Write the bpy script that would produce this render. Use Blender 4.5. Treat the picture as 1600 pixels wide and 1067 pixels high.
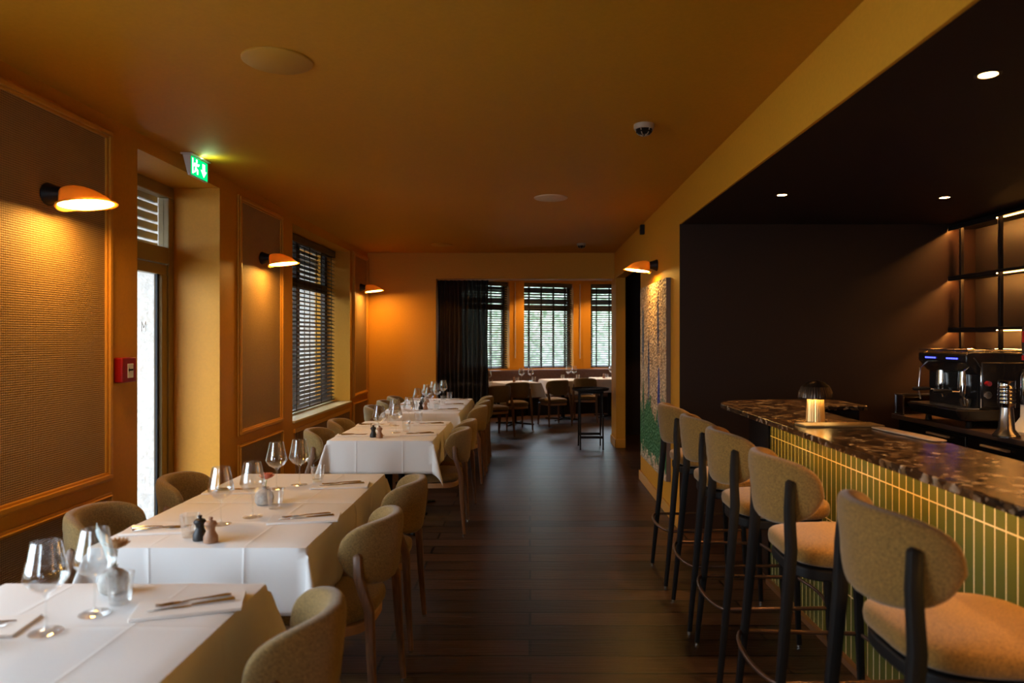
import bpy, math, random
from math import sin, cos, pi, radians as R
from mathutils import Vector, Matrix
random.seed(7)
S = bpy.context.scene
for o in list(bpy.data.objects): bpy.data.objects.remove(o)
C = S.collection
F = 1110.0; H = 1.53
# ------------------------------------------------------------ camera, exposure, world
cam = bpy.data.cameras.new('camera'); cam.sensor_width = 36; cam.sensor_fit = 'HORIZONTAL'
cam.lens = 36*F/1600; cam.shift_x = -28/1600; cam.shift_y = -5.5/1600
cam.clip_start = .05; cam.clip_end = 200
cam.dof.use_dof = True; cam.dof.focus_distance = 5.2; cam.dof.aperture_fstop = 2.2
co = bpy.data.objects.new('camera', cam); C.objects.link(co)
co.location = (0, 0, H); co.rotation_euler = (pi/2, 0, 0); S.camera = co
S.view_settings.view_transform = 'Standard'; S.view_settings.look = 'None'
S.view_settings.gamma = 1; S.view_settings.use_curve_mapping = False
S.view_settings.exposure = 1.3
SKY = 6.0; SCONCE = 34; LEDC = (1, .40, .08)
w = bpy.data.worlds.new('world'); S.world = w; w.use_nodes = True
w.node_tree.nodes['Background'].inputs[0].default_value = (.74, .86, 1, 1)
w.node_tree.nodes['Background'].inputs[1].default_value = SKY
def portal(loc, rot, sx, sy):
    l = bpy.data.lights.new('portal', 'AREA'); l.shape = 'RECTANGLE'; l.size = sx; l.size_y = sy
    l.cycles.is_portal = True
    o = bpy.data.objects.new('window_light_portal', l); o.location = loc; o.rotation_euler = rot; C.objects.link(o)
portal((-2.80, 1.5, 1.6), (0, -pi/2, 0), 2.0, 2.2)
portal((-2.80, 4.73, 1.35), (0, -pi/2, 0), 2.6, 1.1)
portal((-2.80, 8.0, 1.65), (0, -pi/2, 0), 1.9, 2.2)
portal((-1.6, -2.75, 1.55), (pi/2, 0, 0), 1.0, 1.5)
portal((.4, 15.35, 1.8), (-pi/2, 0, R(19)), 7.0, 2.2)
# ------------------------------------------------------------ mesh helpers
class MB:
    def __init__(s): s.v = []; s.f = []; s.M = Matrix.Identity(4)
    def add(s, vs, fs):
        n = len(s.v); s.v += [tuple(s.M @ Vector(p)) for p in vs]; s.f += [tuple(i+n for i in f) for f in fs]; return s
    def box(s, x0, x1, y0, y1, z0, z1):
        x0, x1 = min(x0, x1), max(x0, x1); y0, y1 = min(y0, y1), max(y0, y1)
        return s.add([(x0,y0,z0),(x1,y0,z0),(x1,y1,z0),(x0,y1,z0),(x0,y0,z1),(x1,y0,z1),(x1,y1,z1),(x0,y1,z1)],
            [(0,3,2,1),(4,5,6,7),(0,1,5,4),(1,2,6,5),(2,3,7,6),(3,0,4,7)])
    def prism(s, pts, z0, z1):          # pts ccw in xy
        n = len(pts)
        return s.add([(x,y,z0) for x,y in pts]+[(x,y,z1) for x,y in pts],
            [tuple(range(n))[::-1], tuple(range(n,2*n))]+[(i,(i+1)%n,(i+1)%n+n,i+n) for i in range(n)])
    def lathe(s, prof, n=28, c=(0,0,0), axis='z', cap=True):
        vs = []; fs = []
        for r, z in prof:
            for k in range(n):
                a = 2*pi*k/n; p = (r*cos(a), r*sin(a), z)
                if axis == 'x': p = (z, r*cos(a), r*sin(a))
                if axis == 'y': p = (r*sin(a), z, r*cos(a))
                vs.append((p[0]+c[0], p[1]+c[1], p[2]+c[2]))
        for i in range(len(prof)-1):
            for k in range(n):
                k2 = (k+1) % n; fs.append((i*n+k, i*n+k2, (i+1)*n+k2, (i+1)*n+k))
        if cap:
            if prof[0][0] > 1e-5: fs.append(tuple(range(n))[::-1])
            if prof[-1][0] > 1e-5: fs.append(tuple((len(prof)-1)*n+k for k in range(n)))
        return s.add(vs, fs)
    def tube(s, pts, rad, n=10, sq=False, closed=False):
        pts = [Vector(p) for p in pts]; m = len(pts)
        if not hasattr(rad, '__len__'): rad = [rad]*m
        vs = []; fs = []; up = None
        for i, p in enumerate(pts):
            if closed: t = pts[(i+1)%m]-pts[i-1]
            else: t = pts[min(i+1,m-1)]-pts[max(i-1,0)]
            t.normalize()
            if up is None:
                up = Vector((0,0,1)) if abs(t.z) < .9 else Vector((0,1,0))
            u = (up - t*up.dot(t)).normalized(); up = u; v = t.cross(u)
            for k in range(n):
                a = 2*pi*k/n + pi/n
                ca, sa = cos(a), sin(a)
                if sq:
                    q = (abs(ca)**4+abs(sa)**4)**-.25; ca *= q; sa *= q
                vs.append(tuple(p + (u*ca+v*sa)*rad[i]))
        for i in range(m if closed else m-1):
            j = (i+1) % m
            for k in range(n):
                k2 = (k+1) % n; fs.append((i*n+k, i*n+k2, j*n+k2, j*n+k))
        if not closed: fs += [tuple(range(n))[::-1], tuple((m-1)*n+k for k in range(n))]
        return s.add(vs, fs)
    def pad(s, W, D, T, e1=.45, e2=.6, c=(0,0,0), fn=None, nu=36, nv=12):   # superellipsoid, poles on z
        pw = lambda a, e: math.copysign(abs(a)**e, a)
        vs = []; fs = []
        for i in range(nv+1):
            et = -pi/2 + pi*i/nv
            et = max(-pi/2+.02, min(pi/2-.02, et))
            z = T*pw(sin(et), e1); rr = abs(cos(et))**e1
            for k in range(nu):
                a = 2*pi*k/nu
                p = Vector((W*rr*pw(cos(a), e2), D*rr*pw(sin(a), e2), z))
                if fn: p = Vector(fn(p))
                vs.append((p[0]+c[0], p[1]+c[1], p[2]+c[2]))
        for i in range(nv):
            for k in range(nu):
                k2 = (k+1) % nu; fs.append((i*nu+k, i*nu+k2, (i+1)*nu+k2, (i+1)*nu+k))
        fs += [tuple(range(nu))[::-1], tuple(nv*nu+k for k in range(nu))]
        return s.add(vs, fs)
def obj(name, mb, mat, parent=None, bevel=0, sharp=38, solid=0, seg=2):
    me = bpy.data.meshes.new(name); me.from_pydata(mb.v, [], mb.f); me.materials.append(mat)
    me.validate(); me.update()
    for p in me.polygons: p.use_smooth = True
    me.set_sharp_from_angle(angle=R(sharp))
    o = bpy.data.objects.new(name, me); C.objects.link(o)
    if parent: o.parent = parent
    if solid: m = o.modifiers.new('s', 'SOLIDIFY'); m.thickness = solid; m.offset = 0
    if bevel: m = o.modifiers.new('b', 'BEVEL'); m.width = bevel; m.segments = seg; m.limit_method = 'ANGLE'
    return o
def tag(o, label=None, cat=None, group=None, kind=None):
    for k, v in (('label', label), ('category', cat), ('group', group), ('kind', kind)):
        if v: o[k] = v
    return o
def struct(name, mb, mat, parent=None, **k):
    o = obj(name, mb, mat, parent, **k)
    if parent is None: o['kind'] = 'structure'
    return o
def empty(name, loc=(0,0,0), rz=0):
    o = bpy.data.objects.new(name, None); o.empty_display_size = .1; C.objects.link(o)
    o.location = loc; o.rotation_euler = (0, 0, rz); return o
def dup(o, loc=None, rz=None, parent=None):
    kids = [c for c in list(C.objects) if c.parent == o]
    c = o.copy(); C.objects.link(c)
    if parent: c.parent = parent
    if loc is not None: c.location = loc
    if rz is not None: c.rotation_euler = (0, 0, rz)
    for k in kids: dup(k, parent=c)
    return c
class Proto:                       # first use moves the original, later uses copy it
    def __init__(s, o): s.o = o; s.used = False
    def put(s, loc, rz, label, group=None, cat=None):
        o = dup(s.o, loc, rz) if s.used else s.o
        o.location = loc; o.rotation_euler = (0, 0, rz); s.used = True
        o['label'] = label
        if group: o['group'] = group
        return o
# ------------------------------------------------------------ materials
def mat(name, col, rough=.5, metal=0, spec=.5, emit=None, es=0, alpha=1):
    m = bpy.data.materials.new(name); m.use_nodes = True; b = m.node_tree.nodes['Principled BSDF']
    b.inputs['Base Color'].default_value = (*col, 1); b.inputs['Roughness'].default_value = rough
    b.inputs['Metallic'].default_value = metal; b.inputs['Specular IOR Level'].default_value = spec
    if emit: b.inputs['Emission Color'].default_value = (*emit, 1); b.inputs['Emission Strength'].default_value = es
    return m
def N(m, t, **k):
    n = m.node_tree.nodes.new(t)
    for a, b in k.items():
        if a in n.inputs: n.inputs[a].default_value = b
        else: setattr(n, a, b)
    return n
def L(m, a, b): m.node_tree.links.new(a, b)
def P(m): return m.node_tree.nodes['Principled BSDF']
def coords(m, scale=(1,1,1), rot=(0,0,0), kind='Object'):
    t = N(m, 'ShaderNodeTexCoord'); mp = N(m, 'ShaderNodeMapping')
    mp.inputs['Scale'].default_value = scale; mp.inputs['Rotation'].default_value = rot
    L(m, t.outputs[kind], mp.inputs['Vector']); return mp.outputs[0]
def ramp(m, fac, stops):
    r = N(m, 'ShaderNodeValToRGB'); e = r.color_ramp.elements
    while len(e) < len(stops): e.new(.5)
    for i, (p, c) in enumerate(stops): e[i].position = p; e[i].color = (*c, 1)
    L(m, fac, r.inputs[0]); return r.outputs[0]
def bump(m, h, strength=.3, dist=.002):
    b = N(m, 'ShaderNodeBump'); b.inputs['Strength'].default_value = strength; b.inputs['Distance'].default_value = dist
    L(m, h, b.inputs['Height']); L(m, b.outputs[0], P(m).inputs['Normal'])
def noisy(m, stops, scale=40, detail=4, b=0, dist=.002, sc=(1,1,1)):
    n = N(m, 'ShaderNodeTexNoise', Scale=scale, Detail=detail); L(m, coords(m, sc), n.inputs['Vector'])
    L(m, ramp(m, n.outputs[0], stops), P(m).inputs['Base Color'])
    if b: bump(m, n.outputs[0], b, dist)
    return m
OCHRE = (.63, .272, .013)
def paint(name, c, rough=.55):
    m = mat(name, c, rough, spec=.35)
    return noisy(m, [(.3, tuple(x*.96 for x in c)), (.7, tuple(min(1, x*1.04) for x in c))], 60, 3, .12, .001)
m_wall = paint('ochre_paint', OCHRE)
m_ceil = paint('ochre_ceiling_paint', (.56, .235, .007), .6)
m_dark = paint('dark_brown_paint', (.020, .0072, .0025), .6)
m_trim = paint('trim_paint', (.62, .28, .03), .35)
m_recess = paint('lower_panel_paint', (.30, .17, .07), .5)
m_black = mat('black_metal', (.008, .0065, .006), .5, spec=.22)
m_blackgloss = mat('black_gloss', (.012, .011, .012), .2)
m_steel = mat('brushed_steel', (.62, .60, .58), .25, 1)
m_chrome = mat('chrome', (.75, .73, .70), .1, 1)
m_white = mat('white_plastic', (.75, .73, .70), .4)
m_red = mat('red_plastic', (.30, .007, .009), .3)
m_beige = mat('beige_plastic', (.42, .30, .20), .5)
m_cream = mat('cream_ceiling_disc', (.62, .42, .25), .5)
m_disc = mat('ochre_disc', (.50, .24, .02), .5)
m_doorpaint = mat('olive_brown_frame', (.30, .20, .075), .4)
m_frame = mat('dark_window_frame', (.05, .035, .025), .4)
m_wood = mat('walnut', (.15, .07, .03), .4)
noisy(m_wood, [(.3, (.10, .045, .02)), (.7, (.21, .10, .045))], 14, 5, sc=(9, 9, 1))
m_woodlight = mat('oak_ply', (.42, .24, .12), .45)
m_slat = mat('blind_slat', (.055, .042, .036), .38)
m_bench = noisy(mat('brown_leather', (.09, .045, .03), .5), [(.3, (.075, .036, .024)), (.7, (.11, .055, .038))], 30, 4, .1)
m_cord = mat('white_cord', (.6, .55, .5), .5)
m_stucco = noisy(mat('white_stucco', (.8, .8, .8), .9, spec=.1), [(.3, (.45, .46, .46)), (.7, (.60, .61, .61))], 30, 6, .9, .02)
m_sill = mat('sill_paint', (.62, .50, .26), .35)
m_bronze = mat('dark_bronze', (.05, .03, .018), .3, .7)
m_gold = mat('brushed_gold', (.70, .45, .18), .35, .8)
# floor planks running across the room
m_floor = mat('dark_oak_floor', (.05, .03, .02),   .33, spec=.2)
cf = coords(m_floor)
br = N(m_floor, 'ShaderNodeTexBrick', Scale=1.0)
br.inputs['Color1'].default_value = (.25, .25, .25, 1); br.inputs['Color2'].default_value = (.75, .75, .75, 1); br.inputs['Mortar'].default_value = (0, 0, 0, 1)
br.inputs['Mortar Size'].default_value = .008; br.inputs['Brick Width'].default_value = 1.9; br.inputs['Row Height'].default_value = .18; br.inputs['Bias'].default_value = 0
br.offset = .37; br.squash = 1; L(m_floor, cf, br.inputs['Vector'])
gn = N(m_floor, 'ShaderNodeTexNoise', Scale=3.0, Detail=8); L(m_floor, coords(m_floor, (1.2, 22, 1)), gn.inputs['Vector'])
mx = N(m_floor, 'ShaderNodeMix', data_type='FLOAT'); mx.inputs[0].default_value = .38
L(m_floor, br.outputs['Color'], mx.inputs[2]); L(m_floor, gn.outputs[0], mx.inputs[3])
L(m_floor, ramp(m_floor, mx.outputs[0], [(.20, (.002, .001, .001)), (.34, (.022, .011, .006)), (.68, (.075, .036, .020))]), P(m_floor).inputs['Base Color'])
rr = N(m_floor, 'ShaderNodeMapRange'); rr.inputs[3].default_value = .26; rr.inputs[4].default_value = .46
L(m_floor, gn.outputs[0], rr.inputs[0]); L(m_floor, rr.outputs[0], P(m_floor).inputs['Roughness'])
bump(m_floor, mx.outputs[0], .9, .006)
# woven wall panel
m_weave = mat('woven_wallcovering', (.4, .28, .15), .5, spec=.5)
def weave(m, pitch, c0, c1, strength):
    cv = coords(m); sx = N(m, 'ShaderNodeSeparateXYZ'); L(m, cv, sx.inputs[0])
    def mth(op, a, b=None):
        n = N(m, 'ShaderNodeMath', operation=op)
        for i, q in enumerate((a, b)):
            if q is None: continue
            if isinstance(q, (int, float)): n.inputs[i].default_value = q
            else: L(m, q, n.inputs[i])
        return n.outputs[0]
    y = mth('MULTIPLY', sx.outputs['Y'], 2*pi/pitch); z = mth('MULTIPLY', sx.outputs['Z'], 2*pi/pitch)
    a = mth('SINE', mth('ADD', y, z)); b = mth('SINE', mth('SUBTRACT', y, z))
    h = mth('ADD', mth('MULTIPLY', mth('MULTIPLY', a, b), .5), .5)
    L(m, ramp(m, h, [(.25, c0), (.75, c1)]), P(m).inputs['Base Color']); bump(m, h, strength, .003)
weave(m_weave, .021, (.17, .09, .03), (.48, .30, .125), .8)
# upholstery
def tweed(name, c):
    m = mat(name, c, .9, spec=.2)
    n = N(m, 'ShaderNodeTexNoise', Scale=480.0, Detail=2); L(m, coords(m), n.inputs['Vector'])
    n2 = N(m, 'ShaderNodeTexNoise', Scale=190.0, Detail=3); L(m, coords(m), n2.inputs['Vector'])
    a = N(m, 'ShaderNodeMath', operation='ADD'); L(m, n.outputs[0], a.inputs[0]); L(m, n2.outputs[0], a.inputs[1])
    L(m, ramp(m, a.outputs[0], [(.35, tuple(x*.5 for x in c)), (.5, c), (.66, tuple(min(1, x*1.55) for x in c))]), P(m).inputs['Base Color'])
    a2 = N(m, 'ShaderNodeMath', operation='MULTIPLY'); a2.inputs[1].default_value = .5; L(m, a.outputs[0], a2.inputs[0])
    # ramp input halves the sum
    for l in list(m.node_tree.links):
        if l.to_node.type == 'VALTORGB': m.node_tree.links.remove(l)
    r = [q for q in m.node_tree.nodes if q.type == 'VALTORGB'][0]; L(m, a2.outputs[0], r.inputs[0])
    bump(m, n.outputs[0], .35, .001)
    P(m).inputs['Sheen Weight'].default_value = .25
    return m
m_tweed = tweed('olive_tweed', (.22, .138, .046))
m_tweed2 = tweed('ochre_tweed', (.20, .098, .018))
m_cloth = mat('white_linen', (.80, .79, .78), .75, spec=.25)
n = N(m_cloth, 'ShaderNodeTexNoise', Scale=9.0, Detail=4); L(m_cloth, coords(m_cloth), n.inputs['Vector']); bump(m_cloth, n.outputs[0], .18, .01)
m_napkin = mat('napkin_paper', (.82, .78, .74), .8)
# dark breccia marble
m_marble = mat('brown_marble', (.1, .06, .03), .2, spec=.6)
cm = coords(m_marble)
wn = N(m_marble, 'ShaderNodeTexNoise', Scale=5.0, Detail=6); L(m_marble, cm, wn.inputs['Vector'])
vv = N(m_marble, 'ShaderNodeMix', data_type='VECTOR'); vv.inputs[0].default_value = .22; L(m_marble, cm, vv.inputs[4]); L(m_marble, wn.outputs['Color'], vv.inputs[5])
vo = N(m_marble, 'ShaderNodeTexVoronoi', Scale=46.0); L(m_marble, vv.outputs[1], vo.inputs['Vector'])
sp = N(m_marble, 'ShaderNodeSeparateColor'); L(m_marble, vo.outputs['Color'], sp.inputs[0])
no2 = N(m_marble, 'ShaderNodeTexNoise', Scale=16.0, Detail=8); L(m_marble, cm, no2.inputs['Vector'])
mm = N(m_marble, 'ShaderNodeMix', data_type='FLOAT'); mm.inputs[0].default_value = .55; L(m_marble, sp.outputs[0], mm.inputs[2]); L(m_marble, no2.outputs[0], mm.inputs[3])
L(m_marble, ramp(m_marble, mm.outputs[0], [(.34, (.008, .005, .004)), (.50, (.035, .019, .010)), (.64, (.14, .075, .03)), (.80, (.42, .32, .22))]), P(m_marble).inputs['Base Color'])
# green stacked tile
m_tile = mat('green_tile', (.06, .11, .05), .16, spec=.6)
tb = N(m_tile, 'ShaderNodeTexBrick', Scale=1.0)
tb.inputs['Color1'].default_value = (.10, .105, .022, 1); tb.inputs['Color2'].default_value = (.07, .088, .025, 1); tb.inputs['Mortar'].default_value = (.62, .50, .28, 1)
tb.inputs['Mortar Size'].default_value = .0028; tb.inputs['Mortar Smooth'].default_value = .1; tb.inputs['Brick Width'].default_value = .054; tb.inputs['Row Height'].default_value = .3
tb.offset = 0; tb.squash = 1
tc = N(m_tile, 'ShaderNodeTexCoord'); sx = N(m_tile, 'ShaderNodeSeparateXYZ'); cb = N(m_tile, 'ShaderNodeCombineXYZ')
L(m_tile, tc.outputs['Object'], sx.inputs[0]); ad = N(m_tile, 'ShaderNodeMath', operation='ADD'); L(m_tile, sx.outputs[0], ad.inputs[0]); L(m_tile, sx.outputs[1], ad.inputs[1])
az = N(m_tile, 'ShaderNodeMath', operation='ADD'); az.inputs[1].default_value = -.02; L(m_tile, sx.outputs[2], az.inputs[0])
L(m_tile, ad.outputs[0], cb.inputs[0]); L(m_tile, az.outputs[0], cb.inputs[1]); L(m_tile, cb.outputs[0], tb.inputs['Vector'])
L(m_tile, tb.outputs['Color'], P(m_tile).inputs['Base Color'])
iv = N(m_tile, 'ShaderNodeMath', operation='SUBTRACT'); iv.inputs[0].default_value = 1; L(m_tile, tb.outputs['Fac'], iv.inputs[1]); bump(m_tile, iv.outputs[0], .5, .002)
mr = N(m_tile, 'ShaderNodeMapRange'); mr.inputs[3].default_value = .16; mr.inputs[4].default_value = .8; L(m_tile, tb.outputs['Fac'], mr.inputs[0]); L(m_tile, mr.outputs[0], P(m_tile).inputs['Roughness'])
def glassmat(name, tint=(1,1,1), lo=.05, hi=.75, blend=.22):
    m = bpy.data.materials.new(name); m.use_nodes = True; nt = m.node_tree; nt.nodes.remove(P(m))
    out = nt.nodes['Material Output']; t = N(m, 'ShaderNodeBsdfTransparent'); t.inputs[0].default_value = (*tint, 1)
    g = N(m, 'ShaderNodeBsdfGlossy'); g.inputs['Roughness'].default_value = .03; g.inputs[0].default_value = (1, 1, 1, 1)
    lw = N(m, 'ShaderNodeLayerWeight'); lw.inputs[0].default_value = blend
    mp = N(m, 'ShaderNodeMapRange'); mp.inputs[3].default_value = lo; mp.inputs[4].default_value = hi; L(m, lw.outputs['Facing'], mp.inputs[0])
    mx = N(m, 'ShaderNodeMixShader'); L(m, mp.outputs[0], mx.inputs[0]); L(m, t.outputs[0], mx.inputs[1]); L(m, g.outputs[0], mx.inputs[2]); L(m, mx.outputs[0], out.inputs[0])
    return m
m_glass = glassmat('clear_glass', (.96, .97, .97))
m_pane = glassmat('window_pane', (.93, .95, .95), .03, .5, .15)
def emis(name, c, s):
    m = bpy.data.materials.new(name); m.use_nodes = True; m.node_tree.nodes.remove(P(m))
    e = N(m, 'ShaderNodeEmission'); e.inputs[0].default_value = (*c, 1); e.inputs[1].default_value = s
    L(m, e.outputs[0], m.node_tree.nodes['Material Output'].inputs[0]); return m
m_bulb = emis('sconce_glow', (1, .52, .11), SCONCE)
m_led = emis('shelf_led', LEDC, 9)
m_led2 = emis('shelf_led_strong', LEDC, 130)
m_ledbar = emis('counter_led', (1, .48, .09), 30)
m_down = emis('downlight_glow', (1, .45, .12), 30)
m_lampglow = emis('table_lamp_glow', (1, .55, .15), 22)
# sheer curtain
m_sheer = bpy.data.materials.new('sheer_black'); m_sheer.use_nodes = True
P(m_sheer).inputs['Base Color'].default_value = (.02, .013, .010, 1); P(m_sheer).inputs['Roughness'].default_value = .9
_t = N(m_sheer, 'ShaderNodeBsdfTransparent'); _m = N(m_sheer, 'ShaderNodeMixShader'); _m.inputs[0].default_value = .89
L(m_sheer, _t.outputs[0], _m.inputs[1]); L(m_sheer, P(m_sheer).outputs[0], _m.inputs[2]); L(m_sheer, _m.outputs[0], m_sheer.node_tree.nodes['Material Output'].inputs[0])
# sconce shade: thin amber lacquer letting a little light through
m_shade = bpy.data.materials.new('amber_shade'); m_shade.use_nodes = True
P(m_shade).inputs['Base Color'].default_value = (.85, .50, .06, 1); P(m_shade).inputs['Roughness'].default_value = .4
_t = N(m_shade, 'ShaderNodeBsdfTranslucent'); _t.inputs[0].default_value = (1, .62, .12, 1); _m = N(m_shade, 'ShaderNodeMixShader'); _m.inputs[0].default_value = .05
L(m_shade, P(m_shade).outputs[0], _m.inputs[1]); L(m_shade, _t.outputs[0], _m.inputs[2]); L(m_shade, _m.outputs[0], m_shade.node_tree.nodes['Material Output'].inputs[0])

# ------------------------------------------------------------ room shell
XL, XR, ZC, YF = -2.31, 1.20, 2.74, 10.10
BARX, BARY, BARZ = 3.58, 5.69, 2.44
struct('floor', MB().box(-4.2, 5.0, -2.9, 16.2, -.12, 0), m_floor)
struct('ceiling', MB().box(-3.9, XR, -2.9, 16.2, ZC, ZC+.15).box(XR, 4.2, BARY+.1, 16.2, ZC, ZC+.15), m_ceil)
struct('ceiling_bar', MB().box(XR+.012, BARX+.2, -2.9, BARY+.1, BARZ, ZC+.15), m_dark)
struct('wall_soffit', MB().box(XR-.003, XR+.012, -2.9, BARY, BARZ, ZC), m_wall)
wl = MB(); a, b = XL-.45, XL
for y0, y1, z0, z1 in [(-2.9, .45, 0, ZC), (.45, 2.65, 0, .7), (.45, 2.65, 2.645, ZC), (2.65, 4.18, 0, ZC), (4.18, 5.29, 2.645, ZC), (5.29, 6.91, 0, ZC),
                       (6.91, 9.12, 0, .70), (6.91, 9.12, 2.645, ZC), (9.12, YF+.35, 0, ZC)]:
    wl.box(a, b, y0, y1, z0, z1)
struct('wall_left', wl, m_wall)
struct('wall_far', MB().box(XL, -1.335, YF, YF+.35, 0, ZC).box(-1.335, XR+.13, YF, YF+.35, 2.372, ZC).box(XR, XR+.13, 9.90, YF, 0, ZC).box(XR, XR+.13, YF, YF+.35, 0, 2.372), m_wall)
struct('wall_right', MB().box(XR, XR+.15, BARY+.012, 7.70, 0, ZC).box(XR, XR+.13, 7.70, 9.90, 2.37, ZC), m_wall)
struct('wall_bar_end', MB().box(XR+.001, BARX, BARY, BARY+.012, 0, BARZ), m_dark)
struct('wall_bar_back', MB().box(BARX, BARX+.2, -2.9, BARY, 0, BARZ), m_dark)
struct('wall_rear', MB().box(-2.76, -2.1, -2.9, -2.7, 0, ZC).box(-1.1, 3.78, -2.9, -2.7, 0, ZC).box(-2.1, -1.1, -2.9, -2.7, 0, .8).box(-2.1, -1.1, -2.9, -2.7, 2.3, ZC), m_wall)
struct('wall_corridor', MB().box(2.45, 2.6, BARY+.012, 11.5, 0, ZC).box(XR+.13, 2.6, 11.3, 11.5, 0, ZC).box(XR+.13, 2.45, BARY+.1, BARY+.2, 0, ZC).box(XR+.13, XR+.2, YF+.35, 11.3, 0, ZC), m_dark)
struct('baseboard_right', MB().box(XR-.018, XR-.001, BARY+.02, 7.70, 0, .10).box(XR-.018, XR+.15, 7.70, 7.716, 0, .10), m_trim, bevel=.004)
struct('baseboard_far', MB().box(XR-.016, XR+.13, 9.884, 9.899, 0, .12).box(XR-.016, XR-.001, 9.884, YF+.35, 0, .12).box(XL+.02, -1.335, YF-.016, YF-.001, 0, .10), m_trim, bevel=.004)
# wall panels with mouldings
def moulding(mb, x, y0, y1, z0, z1, wd=.05):
    for (ya, yb, za, zb) in ((y0, y1, z0, z0+wd), (y0, y1, z1-wd, z1), (y0, y0+wd, z0+wd, z1-wd), (y1-wd, y1, z0+wd, z1-wd)):
        mb.box(x-.0, x+.016, ya, yb, za, zb)
        cy = (.3*wd, .3*wd) if (yb-ya) > wd+.001 else (.25*wd, .25*wd)
        if yb-ya > wd+.001: mb.box(x+.016, x+.03, ya+.012, yb-.012, za+.012, zb-.012)
        else: mb.box(x+.016, x+.03, ya+.012, yb-.012, za-.012, zb+.012)
for i, (y0, y1) in enumerate([(2.88, 3.90), (5.60, 6.60), (9.24, 10.05)]):
    t = empty('trim_%d' % (i*2+1)); t['kind'] = 'structure'
    mb = MB(); moulding(mb, XL+.001, y0, y1, .75, 2.665); obj('moulding', mb, m_trim, t, bevel=.004)
    obj('woven_panel', MB().box(XL+.001, XL+.006, y0+.05, y1-.05, .80, 2.615), m_weave, t)
    t = empty('trim_%d' % (i*2+2)); t['kind'] = 'structure'
    mb = MB(); moulding(mb, XL+.001, y0, y1, .16, .685, .034); obj('moulding', mb, m_trim, t, bevel=.004)
    obj('woven_panel', MB().box(XL+.001, XL+.006, y0+.034, y1-.034, .194, .651), m_weave, t)
struct('baseboard_left', MB().box(XL+.001, XL+.018, 2.65, 4.18, 0, .1).box(XL+.001, XL+.018, 5.29, 10.08, 0, .1), m_trim, bevel=.004)
# ---- generic window placed in a local frame: x along the wall, y outward, z up
def window(name, M, w0, w1, z0, z1, yo, muls=(), transom=None, fw=.07, sill=True, mf=None):
    t = empty(name); t['kind'] = 'structure'; mf = mf or m_frame
    f = MB(); f.M = M
    f.box(w0, w1, yo, yo+.06, z0, z0+fw).box(w0, w1, yo, yo+.06, z1-fw, z1).box(w0, w0+fw, yo, yo+.06, z0+fw, z1-fw).box(w1-fw, w1, yo, yo+.06, z0+fw, z1-fw)
    for x in muls: f.box(x-.04, x+.04, yo, yo+.06, z0+fw, z1-fw)
    if transom: f.box(w0+fw, w1-fw, yo-.002, yo+.062, transom-.05, transom+.05)
    obj('window_frame', f, mf, t, bevel=.005)
    p = MB(); p.M = M; p.box(w0+fw, w1-fw, yo+.026, yo+.032, z0+fw, z1-fw); obj('window_pane', p, m_pane, t)
    if sill:
        s = MB(); s.M = M; s.box(w0, w1, -.025, yo, z0-.001, z0+.022); obj('window_sill', s, m_sill, t, bevel=.004)
    if transom and sill is not None and mf is m_frame:
        k = MB(); k.M = M; z = transom+.03
        while z < z1-.02: k.box(w0+.02, w1-.02, yo+.10, yo+.112, z, z+.038); z += .058
        obj('outer_shutter', k, mat('grey_shutter', (.10, .10, .105), .6), t)
    return t
def blind(M, w0, w1, z0, z1, y, tilt, label, tapes, wood=True):
    t = empty('venetian_blind', tuple(M @ Vector(((w0+w1)/2, y, z0)))); inv = Matrix.Translation(-t.location) @ M
    tag(t, label, 'window blind')
    s = MB(); s.M = inv; z = z0+.045; d = .025
    while z < z1-.09:
        dy, dz = d*cos(tilt), d*sin(tilt); h = .0016
        s.add([(w0, y-dy, z-dz-h), (w1, y-dy, z-dz-h), (w1, y+dy, z+dz-h), (w0, y+dy, z+dz-h), (w0, y-dy, z-dz+h), (w1, y-dy, z-dz+h), (w1, y+dy, z+dz+h), (w0, y+dy, z+dz+h)],
              [(0,3,2,1),(4,5,6,7),(0,1,5,4),(1,2,6,5),(2,3,7,6),(3,0,4,7)])
        z += .046
    obj('slats', s, m_slat, t)
    h = MB(); h.M = inv; h.box(w0, w1, y-.035, y+.035, z1-.085, z1-.005); obj('headrail', h, m_slat, t, bevel=.004)
    h = MB(); h.M = inv; h.box(w0, w1, y-.026, y+.026, z0, z0+.022); obj('bottom_rail', h, m_slat, t, bevel=.004)
    for x in tapes:
        k = MB(); k.M = inv; k.box(x-.011, x+.011, y-.031, y-.0285, z0+.01, z1-.06); k.box(x-.011, x+.011, y+.0285, y+.031, z0+.01, z1-.06); obj('ladder_tape', k, m_black, t)
    return t
# local frame for the left wall: local x = world Y, local y(outward) = world -X
ML = Matrix(((0, -1, 0, XL), (1, 0, 0, 0), (0, 0, 1, 0), (0, 0, 0, 1)))
window('window_1', ML, 6.91, 9.12, .70, 2.645, .30, muls=(8.02,), transom=2.15)
blind(ML, 6.93, 9.10, .74, 2.64, .215, R(26), 'tall dark venetian blind in the deep window of the left wall', (7.15, 7.6, 8.05, 8.5, 8.93))
window('window_2', ML, .45, 2.65, .70, 2.645, .30, muls=(1.55,), transom=2.15)
window('window_3', Matrix.Translation((0, -2.7, 0)) @ Matrix.Rotation(pi, 4, 'Z'), 1.1, 2.1, .8, 2.3, .1, muls=(), sill=False)
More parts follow.
